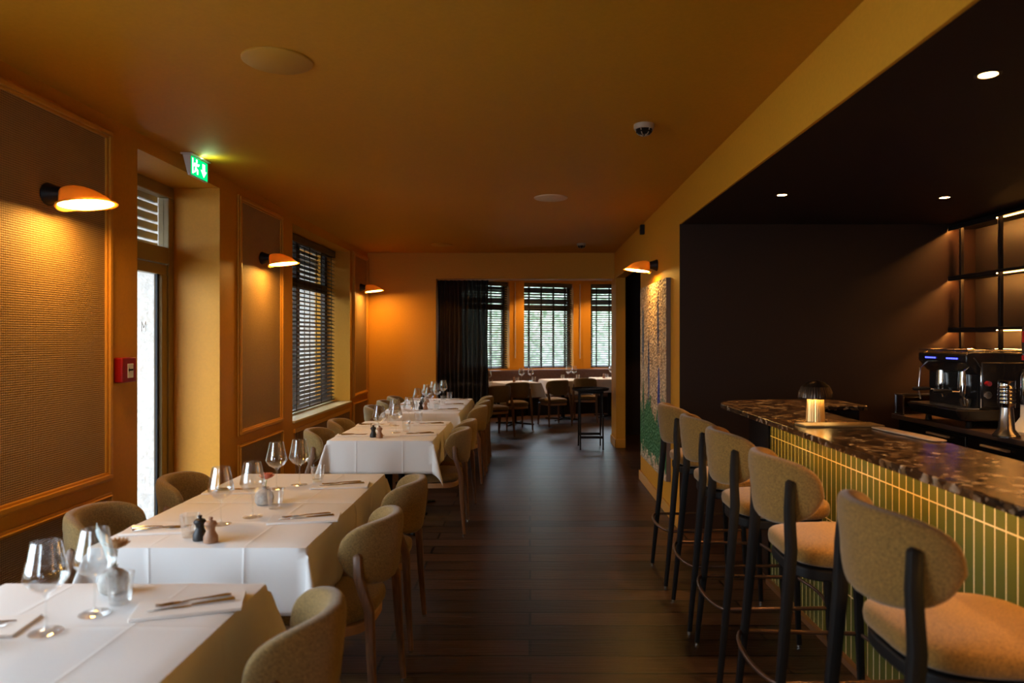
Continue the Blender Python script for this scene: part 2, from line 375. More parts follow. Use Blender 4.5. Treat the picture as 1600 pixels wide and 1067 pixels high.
# door in the left wall
t = empty('door_1'); t['kind'] = 'structure'
f = MB(); f.M = ML
yo = .34
f.box(4.18, 5.29, yo, yo+.08, 2.56, 2.645).box(4.18, 4.25, yo, yo+.08, 0, 2.56).box(5.215, 5.29, yo, yo+.08, 0, 2.56).box(4.25, 5.215, yo, yo+.08, 2.07, 2.19)
obj('door_frame', f, m_doorpaint, t, bevel=.006)
f = MB(); f.M = ML
f.box(4.255, 5.21, yo+.01, yo+.07, 1.99, 2.065).box(4.255, 4.34, yo+.01, yo+.07, .02, 1.99).box(5.135, 5.21, yo+.01, yo+.07, .02, 1.99).box(4.34, 5.135, yo+.01, yo+.07, .02, .14)
d = obj('door_leaf', f, m_doorpaint, t, bevel=.006)
f = MB(); f.M = ML; f.box(4.34, 5.135, yo+.035, yo+.042, .14, 1.99); dp = obj('glass_pane', f, m_pane, d)
f = MB(); f.M = ML
f.box(5.105, 5.128, yo+.028, yo+.05, .14, 1.99); obj('spacer_bar', f, m_black, d)
f = MB(); f.M = ML; f.box(4.25, 5.215, yo+.035, yo+.042, 2.19, 2.56); obj('transom_pane', f, m_pane, t)
f = MB(); f.M = ML; f.box(4.30, 4.325, yo-.05, yo-.03, 1.0, 1.12).box(4.305, 4.32, yo-.03, yo+.01, 1.04, 1.06); obj('door_handle', f, m_steel, t, bevel=.003)
mM = MB(); mM.M = Matrix.Translation((XL-yo-.032, 4.905, 1.575))
for p in (((0,0),(0,.07)), ((0,.07),(.026,.025)), ((.026,.025),(.052,.07)), ((.052,.07),(.052,0))):
    mM.tube([(0, p[0][0], p[0][1]), (0, p[1][0], p[1][1])], .0035, 6)
obj('lettering', mM, m_white, d)
# exterior seen through the door
f = MB()
for k in range(8): f.box(-2.87, -2.84, 4.25, 5.42, 2.20+k*.072, 2.20+k*.072+.05)
obj('exterior_shutter', f, mat('grey_slats', (.22, .225, .23), .6), t)
f = MB().box(-3.75, -2.77, 5.75, 6.1, -.1, 3.2); o = struct('wall_outside', f, m_stucco)
o = struct('ground_outside', MB().box(-14, -2.76, -8, 26, -.25, -.12).box(-2.76, 14, 16.3, 30, -.25, -.12), mat('grey_paving', (.35, .35, .34), .9))
struct('wall_outside_bay', MB().box(-3.50, -3.452, YF+.18, 13.2, -.1, 3.4).box(-3.45, -2.77, YF+.15, YF+.19, -.1, 3.4), m_stucco)
def hedge(name, pts, label):
    m = mat('hedge_leaves', (.1, .2, .06), .8); noisy(m, [(.35, (.10, .15, .08)), (.5, (.24, .30, .20)), (.68, (.46, .50, .42))], 9, 6, .8, .05)
    vs = MB()
    (x0, y0), (x1, y1), h, dth = pts
    n = 70; d = Vector((x1-x0, y1-y0, 0)); ln = d.length; d.normalize(); nn = Vector((-d.y, d.x, 0)); V = []; Fc = []
    K = 16
    for i in range(n+1):
        for k in range(K+1):
            a = pi*k/K; rz = h*min(1, 1.25*sin(a))+random.uniform(-.08, .08); off = dth*cos(a)+random.uniform(-.1, .1)
            p = Vector((x0, y0, 0))+d*ln*i/n+nn*off; V.append((p.x, p.y, max(-.12, rz if 0 < k < K else -.12)))
    for i in range(n):
        for k in range(K): q = i*(K+1)+k; Fc.append((q, q+1, q+K+2, q+K+1))
    vs.add(V, Fc); o = obj(name, vs, m, sharp=80); tag(o, label, 'hedge'); return o
hedge('garden_hedge', ((-5.0, 19.5), (7.5, 21.5), 3.1, .9), 'pale green garden hedge outside the bay windows')
hedge('garden_hedge', ((-8.5, 19), (-6.5, 3), 2.9, .7), 'garden hedge outside the tall left wall window')
# far bay wall with three windows
m_bay = m_wall
def bay(P0, P1):
    P0 = Vector((*P0, 0)); P1 = Vector((*P1, 0)); d = P1-P0; ln = d.length; a = math.atan2(d.y, d.x)
    return Matrix.Translation(P0) @ Matrix.Rotation(a, 4, 'Z'), ln
BP = [(-3.3, 12.75), (-.285, 14.47), (1.12, 14.95), (3.2, 15.0)]
bays = [bay(BP[i], BP[i+1]) for i in range(3)]
def uof(i, px):      # distance along bay i where image column px crosses it
    M, ln = bays[i]; k = (px-828)/F; p0 = Vector(BP[i]); d = (Vector(BP[i+1])-p0).normalized()
    return (k*p0.y-p0.x)/(d.x-k*d.y)
spans = [(uof(0, 796)-1.05, uof(0, 796)), (uof(1, 819), uof(1, 896)), (uof(2, 923), uof(2, 923)+1.05)]
bw = MB()
for i, ((M, ln), (s0, s1)) in enumerate(zip(bays, spans)):
    bw.M = M; e = .12
    bw.box(-e*0, s0, 0, .3, 0, ZC).box(s1, ln, 0, .3, 0, ZC).box(s0, s1, 0, .3, 0, .90).box(s0, s1, 0, .3, 2.67, ZC)
    muls = [(s0+s1)/2+.1] if i != 2 else [s0+.33]
    window('window_%d' % (4+i), M, s0, s1, .90, 2.67, .2, muls=(), transom=2.16, fw=.06, sill=False)
    tp = [s0+.13, s0+.40, s0+.67, s0+.93]
    blind(M, s0+.01, s1-.01, .905, 2.665, .09, R(27), ['dark venetian blind beside the black curtain in the bay', 'widest visible venetian blind in the middle of the bay', 'dark venetian blind on the right of the bay, partly hidden by the pier'][i], tp)
struct('wall_bay', bw, m_wall)
struct('wall_bay_side', MB().box(-3.45, -3.3, YF+.35, 12.9, 0, ZC).box(3.0, 3.15, 11.5, 15.1, 0, ZC).box(2.6, 3.1, 11.5, 11.65, 0, ZC).box(-3.45, XL, YF+.2, YF+.35, 0, ZC), m_wall)
for px, zb in ((804, 1.12), (905.5, 1.10)):
    i = 0 if px < 808 else 1; M, ln = bays[i]; p = M @ Vector((uof(i, px), -.03, 0))
    o = obj('blind_cord', MB().tube([(0, 0, 0), (0, 0, 2.66-zb)], [.011, .009], 8), m_cord); o.location = (p.x, p.y, zb)
    tag(o, 'white blind cord hanging on the orange wall %s the middle bay window' % ('left of' if i == 0 else 'right of'), 'cord')
# upholstered bench round the bay
t = empty('banquette_bench', (0, 14.0, 0)); tag(t, 'long brown leather banquette bench lining the bay below the windows', 'bench')
bk, se, ba = MB(), MB(), MB()
for M, ln in bays:
    MM = Matrix.Translation((0, -14.0, 0)) @ M
    for q in (bk, se, ba): q.M = MM
    i_ = bays.index((M, ln)); e0 = .3 if i_ == 0 else 0; l_ = ln-(.3 if i_ == 2 else 0)
    bk.box(e0, l_, -.13, -.012, .42, .885); se.box(e0+.05, l_-.05, -.60, -.13, .34, .46); ba.box(e0+.08, l_-.08, -.54, -.12, 0, .34)
obj('backrest', bk, m_bench, t, bevel=.02, seg=3); obj('seat', se, m_bench, t, bevel=.02, seg=3); obj('plinth', ba, m_black, t)
# black sheer curtain
cu = MB(); n = 150; V = []; Fc = []
for i in range(n+1):
    u = i/n; x = -1.325+.72*u; y = YF+.14+.035*sin(u*2*pi*11)+.012*sin(u*41)
    for k in range(9):
        z = .015+2.345*k/8; V.append((x+.008*sin(k*1.3+u*17), y+.006*sin(k+u*30), z))
for i in range(n):
    for k in range(8): q = i*9+k; Fc.append((q, q+9, q+10, q+1))
cu.add(V, Fc); tag(obj('sheer_curtain', cu, m_sheer, solid=.002, sharp=80), 'black sheer floor-length curtain drawn to the left of the opening', 'curtain')
# radiator grille under the sill
g = MB()
for k in range(44):
    y = 6.98+k*.048; g.box(XL+.001, XL+.012, y, y+.02, .15, .60)
t = empty('radiator_cover', (XL, 8.0, 0)); tag(t, 'ochre slatted radiator cover under the tall window sill', 'radiator cover')
g.v = [(x-XL, y-8.0, z) for x, y, z in g.v]; obj('grille', g, m_recess, t)
obj('frame', MB().box(.001, .02, -1.06, 1.09, .60, .64).box(.001, .02, -1.06, 1.09, .11, .15), m_trim, t)

# ------------------------------------------------------------ sconces
def sconce():
    r = empty('wall_sconce'); r['category'] = 'wall lamp'      # local: +x out of the wall
    obj('wall_mount', MB().lathe([(.001, 0), (.052, 0), (.055, .006), (.052, .014), (.040, .045), (.030, .085), (.026, .10)], 24, axis='x'), m_black, r)
    sh = MB(); n = 32; K = 12; V = []; Fc = []
    c0, c1 = Vector((.075, 0, 0)), Vector((.192, 0, -.052))
    t1 = R(-7)
    for i in range(K+1):
        s = i/K; c = c0.lerp(c1, s); rad = .030+(.130-.030)*(s**.85); ang = (pi/2)*(1-s**.8)    # disc normal from +x to -z
        nx = Vector((sin(ang)*1, 0, -cos(ang))); 
        u = Vector((cos(ang), 0, sin(ang)))
        if i == K: u = Vector((cos(t1), 0, -sin(t1)))
        for k in range(n):
            a = 2*pi*k/n; p = c+u*rad*cos(a)+Vector((0, 1, 0))*rad*sin(a); V.append(tuple(p))
    for i in range(K):
        for k in range(n): k2 = (k+1) % n; Fc.append((i*n+k, i*n+k2, (i+1)*n+k2, (i+1)*n+k))
    sh.add(V, Fc); obj('lamp_shade', sh, m_shade, r, solid=.004, sharp=80)
    d = MB(); u = Vector((cos(t1), 0, -sin(t1))); V = [tuple(c1+Vector((0,0,.004)))]+[tuple(c1+Vector((0,0,.004))+u*.121*cos(2*pi*k/n)+Vector((0,.121*sin(2*pi*k/n),0))) for k in range(n)]
    d.add(V, [(0, (k+1) % n+1, k+1) for k in range(n)]); obj('diffuser', d, m_bulb, r)
    return r
sc = Proto(sconce())
G = 'matching wall sconces'
sc.put((XL+.006, 3.39, 2.215), 0, 'amber wall sconce nearest the camera, on the woven panel left of the glazed door', G)
sc.put((XL+.006, 6.10, 2.215), 0, 'amber wall sconce on the panel between glazed door and window', G)
sc.put((XL+.006, 9.65, 2.215), 0, 'amber wall sconce in the far left corner past the window', G)
sc.put((XR-.001, 6.69, 2.215), pi, 'amber wall sconce above the painting on the right wall', G)
# ceiling fittings
def disc(x, y, r, m, label):
    o = obj('ceiling_speaker', MB().lathe([(.001, 0), (r, 0), (r, -.006), (r-.008, -.011), (.001, -.011)], 48), m); o.location = (x, y, ZC-.0005); tag(o, label, 'ceiling speaker', 'round ceiling speakers')
disc(-1.10, 3.095, .148, m_disc, 'large round ceiling speaker nearest the camera, painted ochre')
disc(.18, 6.12, .145, m_cream, 'pale round ceiling speaker in the middle of the ceiling')
disc(-1.14, 9.2, .14, m_disc, 'faint round ceiling speaker far back near the curtain wall')
def smoke(x, y, label):
    r = empty('smoke_detector', (x, y, ZC)); tag(r, label, 'smoke detector', 'ceiling smoke detectors')
    obj('base', MB().lathe([(.001, 0), (.058, 0), (.058, -.018), (.054, -.028), (.001, -.028)], 32), m_beige, r)
    obj('sensor_cage', MB().lathe([(.046, -.028), (.045, -.040), (.046, -.042), (.040, -.05), (.037, -.051), (.030, -.058), (.001, -.060)], 32), m_black, r)
    rb = MB()
    for k in range(6): a = k*pi/3; rb.tube([(.05*cos(a), .05*sin(a), -.028), (.034*cos(a), .034*sin(a), -.056), (.01*cos(a), .01*sin(a), -.063)], .003, 6)
    obj('ribs', rb, m_beige, r)
smoke(.647, 4.03, 'white smoke detector closest to the bar side on the ceiling')
smoke(.66, 9.1, 'small white smoke detector far back above the opening')
r = empty('security_camera', (XR-.001, 7.45, 2.665)); tag(r, 'tiny black sensor box high on the right wall by the corner', 'sensor')
obj('housing', MB().box(-.045, 0, -.03, .03, -.05, .05), m_black, r, bevel=.006); obj('lens', MB().lathe([(.001, -.05), (.014, -.05), (.014, -.04)], 16, c=(-0, 0, -.02), axis='x'), m_steel, r)
def down(x, y, label, sp=35):
    r = empty('downlight', (x, y, BARZ)); tag(r, label, 'ceiling light', 'recessed downlights over the bar')
    obj('trim_ring', MB().lathe([(.030, .0), (.042, 0), (.042, -.004), (.030, -.004)], 28, cap=False), m_bronze, r)
    obj('bulb', MB().lathe([(.001, -.002), (.029, -.002), (.029, -.0035), (.001, -.0035)], 24), m_down, r)
    l = bpy.data.lights.new('spot', 'SPOT'); l.energy = sp; l.color = (1, .55, .20); l.spot_size = R(75); l.spot_blend = .6; l.shadow_soft_size = .025
    o = bpy.data.objects.new('spot_beam', l); C.objects.link(o); o.parent = r; o.location = (0, 0, -.01)
down(1.58, 2.45, 'recessed downlight nearest the camera in the dark bar ceiling', 38)
down(1.60, 4.51, 'recessed downlight over the far end of the bar counter', 36)
down(2.68, 4.59, 'recessed downlight above the coffee machine', 22)
for (x, y) in ((1.6, .6),):
    down(x, y, 'recessed downlight over the near bar end out of view', 34)
for (x, y, lb) in ((1.44, 14.35, 'recessed ceiling light in the bay beside the pier'), (.25, 14.1, 'recessed ceiling light in the bay before the middle window'), (-1.3, 13.1, 'recessed ceiling light in the bay behind the curtain')):
    r = empty('downlight', (x, y, ZC)); tag(r, lb, 'ceiling light', 'recessed downlights in the bay')
    obj('trim_ring', MB().lathe([(.034, 0), (.048, 0), (.048, -.004), (.034, -.004)], 24, cap=False), m_white, r)
    obj('bulb', MB().lathe([(.001, -.002), (.033, -.002), (.033, -.0035), (.001, -.0035)], 20), m_down, r)
    l = bpy.data.lights.new('spot', 'SPOT'); l.energy = 42; l.color = (1, .58, .24); l.spot_size = R(120); l.spot_blend = .6; l.shadow_soft_size = .03
    o = bpy.data.objects.new('spot_beam', l); C.objects.link(o); o.parent = r; o.location = (0, 0, -.01)
# exit sign
r = empty('exit_sign', (-2.225, 4.755, ZC-.001)); tag(r, 'lit green and white emergency exit sign on the ceiling above the door', 'exit sign')
obj('mounting_plate', MB().box(-.05, .03, -.135, .135, -.01, 0), m_white, r, bevel=.002)
hs = MB(); hs.add([(-.04,-.125,-.01),(.012,-.125,-.01),(.012,.125,-.01),(-.04,.125,-.01),(-.005,-.125,-.145),(.012,-.125,-.145),(.012,.125,-.145),(-.005,.125,-.145)], [(0,1,2,3),(4,7,6,5),(0,4,5,1),(1,5,6,2),(2,6,7,3),(3,7,4,0)])
obj('housing', hs, m_white, r, bevel=.002)
obj('sign_face', MB().box(.012, .015, -.116, .116, -.138, -.018), emis('exit_green', (.0, .42, .10), 1.0), r)
pg = MB(); X = .0165
def poly(pts): pg.add([(X, y, z) for y, z in pts], [tuple(range(len(pts)))])
poly([(.035, -.035), (.075, -.035), (.075, -.08), (.10, -.08), (.055, -.128), (.010, -.08), (.035, -.08)])
poly([(-.108, -.028), (-.092, -.028), (-.092, -.13), (-.108, -.13)])
pg.lathe([(.001, X), (.013, X)], 14, c=(0, -.045, -.038), axis='x', cap=False)
for pts in ([(-.05, -.055), (-.062, -.088)], [(-.05, -.058), (-.025, -.066), (-.015, -.055)], [(-.052, -.058), (-.078, -.060), (-.084, -.078)], [(-.06, -.086), (-.035, -.096), (-.035, -.125)], [(-.062, -.088), (-.066, -.108), (-.09, -.118)]):
    pg.tube([(X-.001, y, z) for y, z in pts], .0065, 6)
obj('pictogram', pg, emis('exit_white', (.85, 1, .95), .9), r)
l = bpy.data.lights.new('exit_ceiling_glow', 'AREA'); l.size = .2; l.size_y = .02; l.shape = 'RECTANGLE'; l.energy = .25; l.color = (.5, 1, .45)  # added area light aimed upward, spreads the sign's green glow on the ceiling
o = bpy.data.objects.new('sign_glow_light', l); C.objects.link(o); o.parent = r; o.location = (.05, 0, -.03); o.rotation_euler = (0, R(-140), 0)
# fire alarm
r = empty('fire_alarm_call_point', (XL, 4.01, 1.35)); tag(r, 'red fire alarm call point box on the wall left of the glazed door', 'fire alarm')
obj('housing', MB().box(.0, .05, -.07, .07, -.07, .07), m_red, r, bevel=.006)
obj('break_glass', MB().box(.05, .053, -.02, .035, -.045, .035), m_white, r, bevel=.002)
obj('arrow_mark', MB().box(.0535, .0545, -.005, .03, -.005, .005).add([(.054, -.005, -.014), (.054, -.018, 0), (.054, -.005, .014)], [(0, 1, 2)]), m_black, r)
# painting
m_pt = mat('impasto_canvas', (.5, .35, .2), .6)
def painting_mat():
    m = m_pt; cv = coords(m); s = N(m, 'ShaderNodeSeparateXYZ'); L(m, cv, s.inputs[0])
    n1 = N(m, 'ShaderNodeTexNoise', Scale=14.0, Detail=8); L(m, coords(m, (1, 1.2, .8)), n1.inputs['Vector'])
    n2 = N(m, 'ShaderNodeTexVoronoi', Scale=26.0); L(m, coords(m, (1, .9, 1.5)), n2.inputs['Vector'])
    base = ramp(m, n1.outputs[0], [(.35, (.30, .19, .11)), (.5, (.50, .36, .23)), (.65, (.66, .50, .34))])
    def mth(op, *a):
        q = N(m, 'ShaderNodeMath', operation=op)
        for i, x in enumerate(a):
            if isinstance(x, (int, float)): q.inputs[i].default_value = x
            else: L(m, x, q.inputs[i])
        return q.outputs[0]
    y = s.outputs['Y']; z = s.outputs['Z']; wob = mth('MULTIPLY', mth('SUBTRACT', n1.outputs[0], .5), .55)
    # green mass rising from the foot
    top = mth('ADD', mth('MULTIPLY', mth('SINE', mth('MULTIPLY', y, 9.0)), .10), -.30)
    g1 = mth('LESS_THAN', z, mth('ADD', top, wob)); g2 = mth('GREATER_THAN', z, mth('ADD', -.78, wob)); g = mth('MULTIPLY', g1, g2)
    def streak(yc, zc, hw, hh):
        dy = mth('DIVIDE', mth('ABSOLUTE', mth('SUBTRACT', mth('ADD', y, mth('MULTIPLY', wob, .15)), yc)), hw); dz = mth('DIVIDE', mth('ABSOLUTE', mth('SUBTRACT', z, zc)), hh)
        return mth('LESS_THAN', mth('ADD', dy, mth('POWER', dz, 2.0)), 1.0)
    cur = base
    def over(fac, col):
        nonlocal cur
        x = N(m, 'ShaderNodeMix', data_type='RGBA'); L(m, fac, x.inputs[0]); L(m, cur, x.inputs[6]); x.inputs[7].default_value = (*col, 1); cur = x.outputs[2]
    over(g, (.025, .14, .045)); over(streak(.50, -.35, .06, .30), (.03, .12, .05))
    over(streak(.52, .36, .05, .36), (.03, .09, .20)); over(streak(-.33, .50, .050, .32), (.02, .035, .13)); over(streak(.18, .04, .050, .36), (.03, .07, .20)); over(streak(-.36, -.17, .06, .29), (.02, .045, .30))
    L(m, cur, P(m).inputs['Base Color'])
    a = mth('ADD', n1.outputs[0], mth('MULTIPLY', n2.outputs[0], .9)); bump(m, a, 1.0, .020)
painting_mat()
r = empty('painting', (1.158, 6.75, 1.175)); tag(r, 'tall textured abstract painting in beige with green foot and blue streaks', 'painting')
obj('canvas', MB().box(0, .004, -.70, .70, -.87, .87), m_pt, r); obj('stretcher_frame', MB().box(.004, .041, -.70, .70, -.87, .87), mat('canvas_side', (.16, .10, .07), .8), r)

# ------------------------------------------------------------ chairs
def bend(Rr, n_off=0, lean=0, taper=0):
    def fn(p):      # p.x = arc length, p.y = height, p.z = thickness normal ; returns with front = +y, arc opening forward
        x, h, nn = p.x*(1-taper*(p.y < 0)*abs(p.y)*2), p.y, p.z
        a = x/Rr; rad = Rr-nn
        return (rad*sin(a), Rr-rad*cos(a) - lean*h, h)
    return fn
def make_chair(bar=False):
    r = empty('bar_stool' if bar else 'dining_chair'); r['category'] = 'bar stool' if bar else 'chair'
    lm = m_black if bar else m_wood; fm = m_tweed2 if bar else m_tweed
    sh = .80 if bar else .475
    bh = .985 if bar else .675; rad = .245 if bar else .205
    # backrest: wraps round the sitter
    hw = .285 if bar else .285
    b = MB().pad(hw, .122 if bar else .132, .030, .5, .62, fn=bend(rad, lean=.10, taper=.9), nu=56, nv=16)
    b.v = [(x, y-.262, z+bh) for x, y, z in b.v]
    obj('backrest', b, fm, r, sharp=80)
    # seat
    def sf(p): return (p.x*(1+.10*p.y/.22), p.y, p.z+.010*(1-(p.x/.22)**2))
    s = MB().pad(.222, .222, .040, .5, .62, c=(0, .01, sh-.040), fn=sf, nu=56, nv=14)
    obj('seat', s, fm, r, sharp=80)
    # frame under the seat
    fr = MB(); pts = []
    for k in range(40):
        a = 2*pi*k/40; ca, sa = cos(a), sin(a); e = .62
        pts.append((.205*math.copysign(abs(ca)**e, ca), .20*math.copysign(abs(sa)**e, sa)+.005))
    fr.prism(pts, sh-.115, sh-.075); obj('seat_frame', fr, lm if bar else m_woodlight, r, bevel=.006)
    px, py, pz = (.190, -.218, 1.035) if bar else (.200, -.172, .690)
    fy = -.295 if bar else -.25
    for s_ in (-1, 1):
        obj('leg', MB().tube([(s_*.225, fy, .012), (s_*.215, fy*.45-.12, sh*.55), (s_*.208, -.222, sh), (s_*(px+.006), py-.006, (sh+pz)/2+.02), (s_*px, py, pz-.008), (s_*px, py+.003, pz)], [.012, .017, .020, .018, .0165, .010], 12, True), lm, r)
        obj('leg', MB().tube([(s_*.205, .205, .012), (s_*.19, .175, sh-.08)], [.012, .019], 12, True), lm, r)
        for (x, y) in ((.225, -.245), (.205, .205)):
            pass
    gl = MB()
    for s_ in (-1, 1):
        for (x, y) in ((.225, fy), (.205, .205)): gl.lathe([(.001, 0), (.010, 0), (.010, .013)], 12, c=(s_*x, y, 0))
    obj('foot_glides', gl, m_steel, r)
    if bar:
        z = .345; ring = []
        for k in range(15):
            a = pi*k/14; ring.append((.222*cos(a), -.26-.06*sin(a), z))
        ring += [(-.20, .19, z)] + [(-.2+.4*k/8, .19+.03*sin(pi*k/8), z) for k in range(1, 8)] + [(.20, .19, z)]
        obj('footrest', MB().tube(ring, .0085, 10, closed=True), mat('dark_bronze_rail', (.10, .05, .03), .35, .6), r)
    return r
ch = Proto(make_chair()); st = Proto(make_chair(True))
st_lab = {4.58: 'bar stool farthest from the camera, beside the painting wall', 3.90: 'fourth bar stool from the camera, second from the painting', 3.32: 'middle bar stool of the five along the counter',
          2.65: 'second bar stool from the camera, with tweed back and black legs', 1.86: 'bar stool nearest the camera, cut by the picture edge'}
for y, lb in st_lab.items(): st.put((1.125, y, 0), -pi/2+R(random.uniform(-1.5, 1.5)), lb, 'tweed bar stools along the counter')
rows = [(-.805, 1.93, 'front table', 'first'), (-.83, 2.97, 'second table from the camera', 'near'), (-.83, 3.68, 'third table from the camera', 'far'),
        (-.765, 5.72, 'fourth table from the camera', ''), (-.765, 6.32, 'fifth table from the camera', ''),
        (-.75, 7.62, 'sixth table from the camera', ''), (-.75, 8.25, 'seventh table from the camera', ''), (-.75, 8.85, 'farthest table of the row', '')]
for x, y, tn, _ in rows:
    ch.put((x, y, 0), pi/2+R(random.uniform(-4, 4)), 'olive tweed chair on the aisle side of the %s' % tn, 'tweed dining chairs')
for x, y, tn in [(-1.65, 3.03, 'second table from the camera'), (-1.65, 3.76, 'third table from the camera'), (-1.50, 5.68, 'fourth table from the camera'), (-1.50, 6.33, 'fifth table from the camera'),
                 (-1.48, 7.62, 'sixth table from the camera'), (-1.48, 8.25, 'seventh table from the camera'), (-1.48, 8.85, 'farthest table of the row')]:
    ch.put((x, y, 0), -pi/2+R(random.uniform(-4, 4)), 'olive tweed chair on the wall side of the %s' % tn, 'tweed dining chairs')
for x, y, a, lb in [(-.56, 11.05, 32, 'tweed chair just past the curtain, seen from behind at an angle'), (-.25, 11.85, 20, 'tweed chair with its back to us at the bay table left of centre'),
                    (.42, 12.45, 26, 'tweed chair turned half left in front of the middle bay window'), (1.02, 13.1, -6, 'tweed chair directly behind the black tray stand')]:
    ch.put((x, y, 0), R(a), lb, 'tweed chairs in the bay')
# ------------------------------------------------------------ tables with cloths
def table_mesh(w, l):
    r = empty('dining_table'); r['category'] = 'table'
    obj('tabletop', MB().box(-w/2, w/2, -l/2, l/2, .715, .742), m_wood, r, bevel=.004)
    obj('column', MB().lathe([(.03, .03), (.038, .04), (.036, .06), (.036, .70), (.09, .705), (.09, .715)], 20), m_black, r)
    for a in (45, 135):
        q = MB(); q.M = Matrix.Rotation(R(a), 4, 'Z'); q.tube([(-.36, 0, .012), (-.12, 0, .022), (0, 0, .036), (.12, 0, .022), (.36, 0, .012)], [.012, .017, .022, .017, .012], 10); obj('foot_bar', q, m_black, r)
    return r
def cloth(w, l, dr, seed, label, loc, rz=0, group=None):
    rnd = random.Random(seed); xm, xp, ym, yp = dr; W, Lh = w/2, l/2; rc = .008
    def axis(h, a, b, cr):
        s = set()
        for k in range(25): s.add(round(-h+2*h*k/24, 5))
        for e, sg in ((a, -1), (b, 1)):
            nn = max(1, int(e/.022))
            for k in range(1, nn+1): s.add(round(sg*(h+e*k/nn), 5))
        for c in cr:
            for d in (-.007, -.003, 0, .003, .007): s.add(round(c+d, 5))
        return sorted(s)
    cx = (-w*.22, w*.22); cy = (0,)
    us, vs = axis(W, xm, xp, cx), axis(Lh, ym, yp, cy)
    ph = [rnd.uniform(0, 6) for _ in range(8)]
    V = []; Fc = []
    for u in us:
        for v in vs:
            ox, oy = max(0, abs(u)-W), max(0, abs(v)-Lh); sx_, sy_ = (1 if u > 0 else -1), (1 if v > 0 else -1)
            px, py = max(-W, min(W, u)), max(-Lh, min(Lh, v)); z = 0
            rid = 0
            for c in cx: rid = max(rid, .0022*max(0, 1-abs(u-c)/.007))
            for c in cy: rid = max(rid, .0022*max(0, 1-abs(v-c)/.007))
            if ox == 0 and oy == 0:
                z = rid*.5+.0008*sin(u*21+ph[0])*sin(v*17+ph[1])
                e = min(W-abs(u), Lh-abs(v)); p = (px, py, z-.004*max(0, 1-e/.02))
            elif ox > 0 and oy > 0:
                rr_ = math.hypot(ox, oy); f_ = math.atan2(oy, ox); al = R(20)*sin(2*f_)**.8
                hd = rr_*sin(al)+.006
                p = (px+sx_*hd*cos(f_)**.6*.9, py+sy_*hd*sin(f_)**.6*.9, -.004-rr_*cos(al))
            else:
                d = ox or oy; tq = v if ox else u; T_ = Lh if ox else W
                wv = (.010*sin(tq*9+ph[2]+(2 if ox else 0))+.006*sin(tq*19+ph[3]))*min(1, d/.2)*max(0, 1-(abs(tq)/T_)**4)
                out = .006+max(-.004, wv+d*.03)+rid
                p = (px+sx_*out*(ox > 0), py+sy_*out*(oy > 0), -.004-d)
            V.append(p)
    nv = len(vs)
    for i in range(len(us)-1):
        for k in range(nv-1): q = i*nv+k; Fc.append((q, q+nv, q+nv+1, q+1))
    o = obj('tablecloth', MB().add(V, Fc), m_cloth, solid=.0022, sharp=60)
    o.location = (loc[0], loc[1], .748); o.rotation_euler = (0, 0, rz); tag(o, label, 'tablecloth', group); return o
D = .25; SEAM = .008
tabs = [ # x0, x1, y0, y1, drops(xm,xp,ym,yp), ordinal
    (-1.675, -.845, .84, 1.545, (D, D, D, SEAM), 'table under the left foreground, closest to the camera'),
    (-1.675, -.845, 1.565, 2.27, (D, D, SEAM, D), 'front table with two glasses and a flower vase'),
    (-1.655, -.840, 2.664, 3.375, (D, D, D, SEAM), 'second table from the camera'),
    (-1.655, -.840, 3.395, 4.10, (D, D, SEAM, D), 'third table from the camera'),
    (-1.55, -.745, 5.43, 6.06, (D, D, D, SEAM), 'fourth table from the camera'),
    (-1.55, -.745, 6.08, 6.70, (D, D, SEAM, D), 'fifth table from the camera'),
    (-1.55, -.743, 7.39, 7.985, (D, D, D, SEAM), 'sixth table from the camera'),
    (-1.55, -.743, 8.005, 8.59, (D, D, SEAM, SEAM), 'seventh table from the camera'),
    (-1.55, -.743, 8.61, 9.20, (D, D, SEAM, D), 'farthest table of the row')]
for i, (x0, x1, y0, y1, dr, nm) in enumerate(tabs):
    t = table_mesh(x1-x0, y1-y0); c = ((x0+x1)/2, (y0+y1)/2, 0); t.location = c
    tag(t, 'black pedestal base and top of the %s' % nm, 'table', 'dining tables of the long row')
    cloth(x1-x0, y1-y0, dr, i, 'white tablecloth on the %s' % nm, c, 0, 'white tablecloths of the long row')
for i, (x, y, a, nm) in enumerate([(-1.15, 12.0, 30, 'bay table half hidden behind the curtain'), (-.27, 12.62, 26, 'bay table left of centre with two wine glasses'), (.62, 13.35, 19, 'bay table in front of the middle window'), (1.55, 13.85, 4, 'bay table behind the tray stand, cut by the pier')]):
    t = table_mesh(.70, .70); t.location = (x, y, 0); t.rotation_euler = (0, 0, R(a)); tag(t, 'black pedestal of the %s' % nm, 'table', 'dining tables in the bay')
    cloth(.70, .70, (D, D, D, D), 20+i, 'white tablecloth on the %s' % nm, (x, y), R(a), 'white tablecloths in the bay')
TZ = .7505
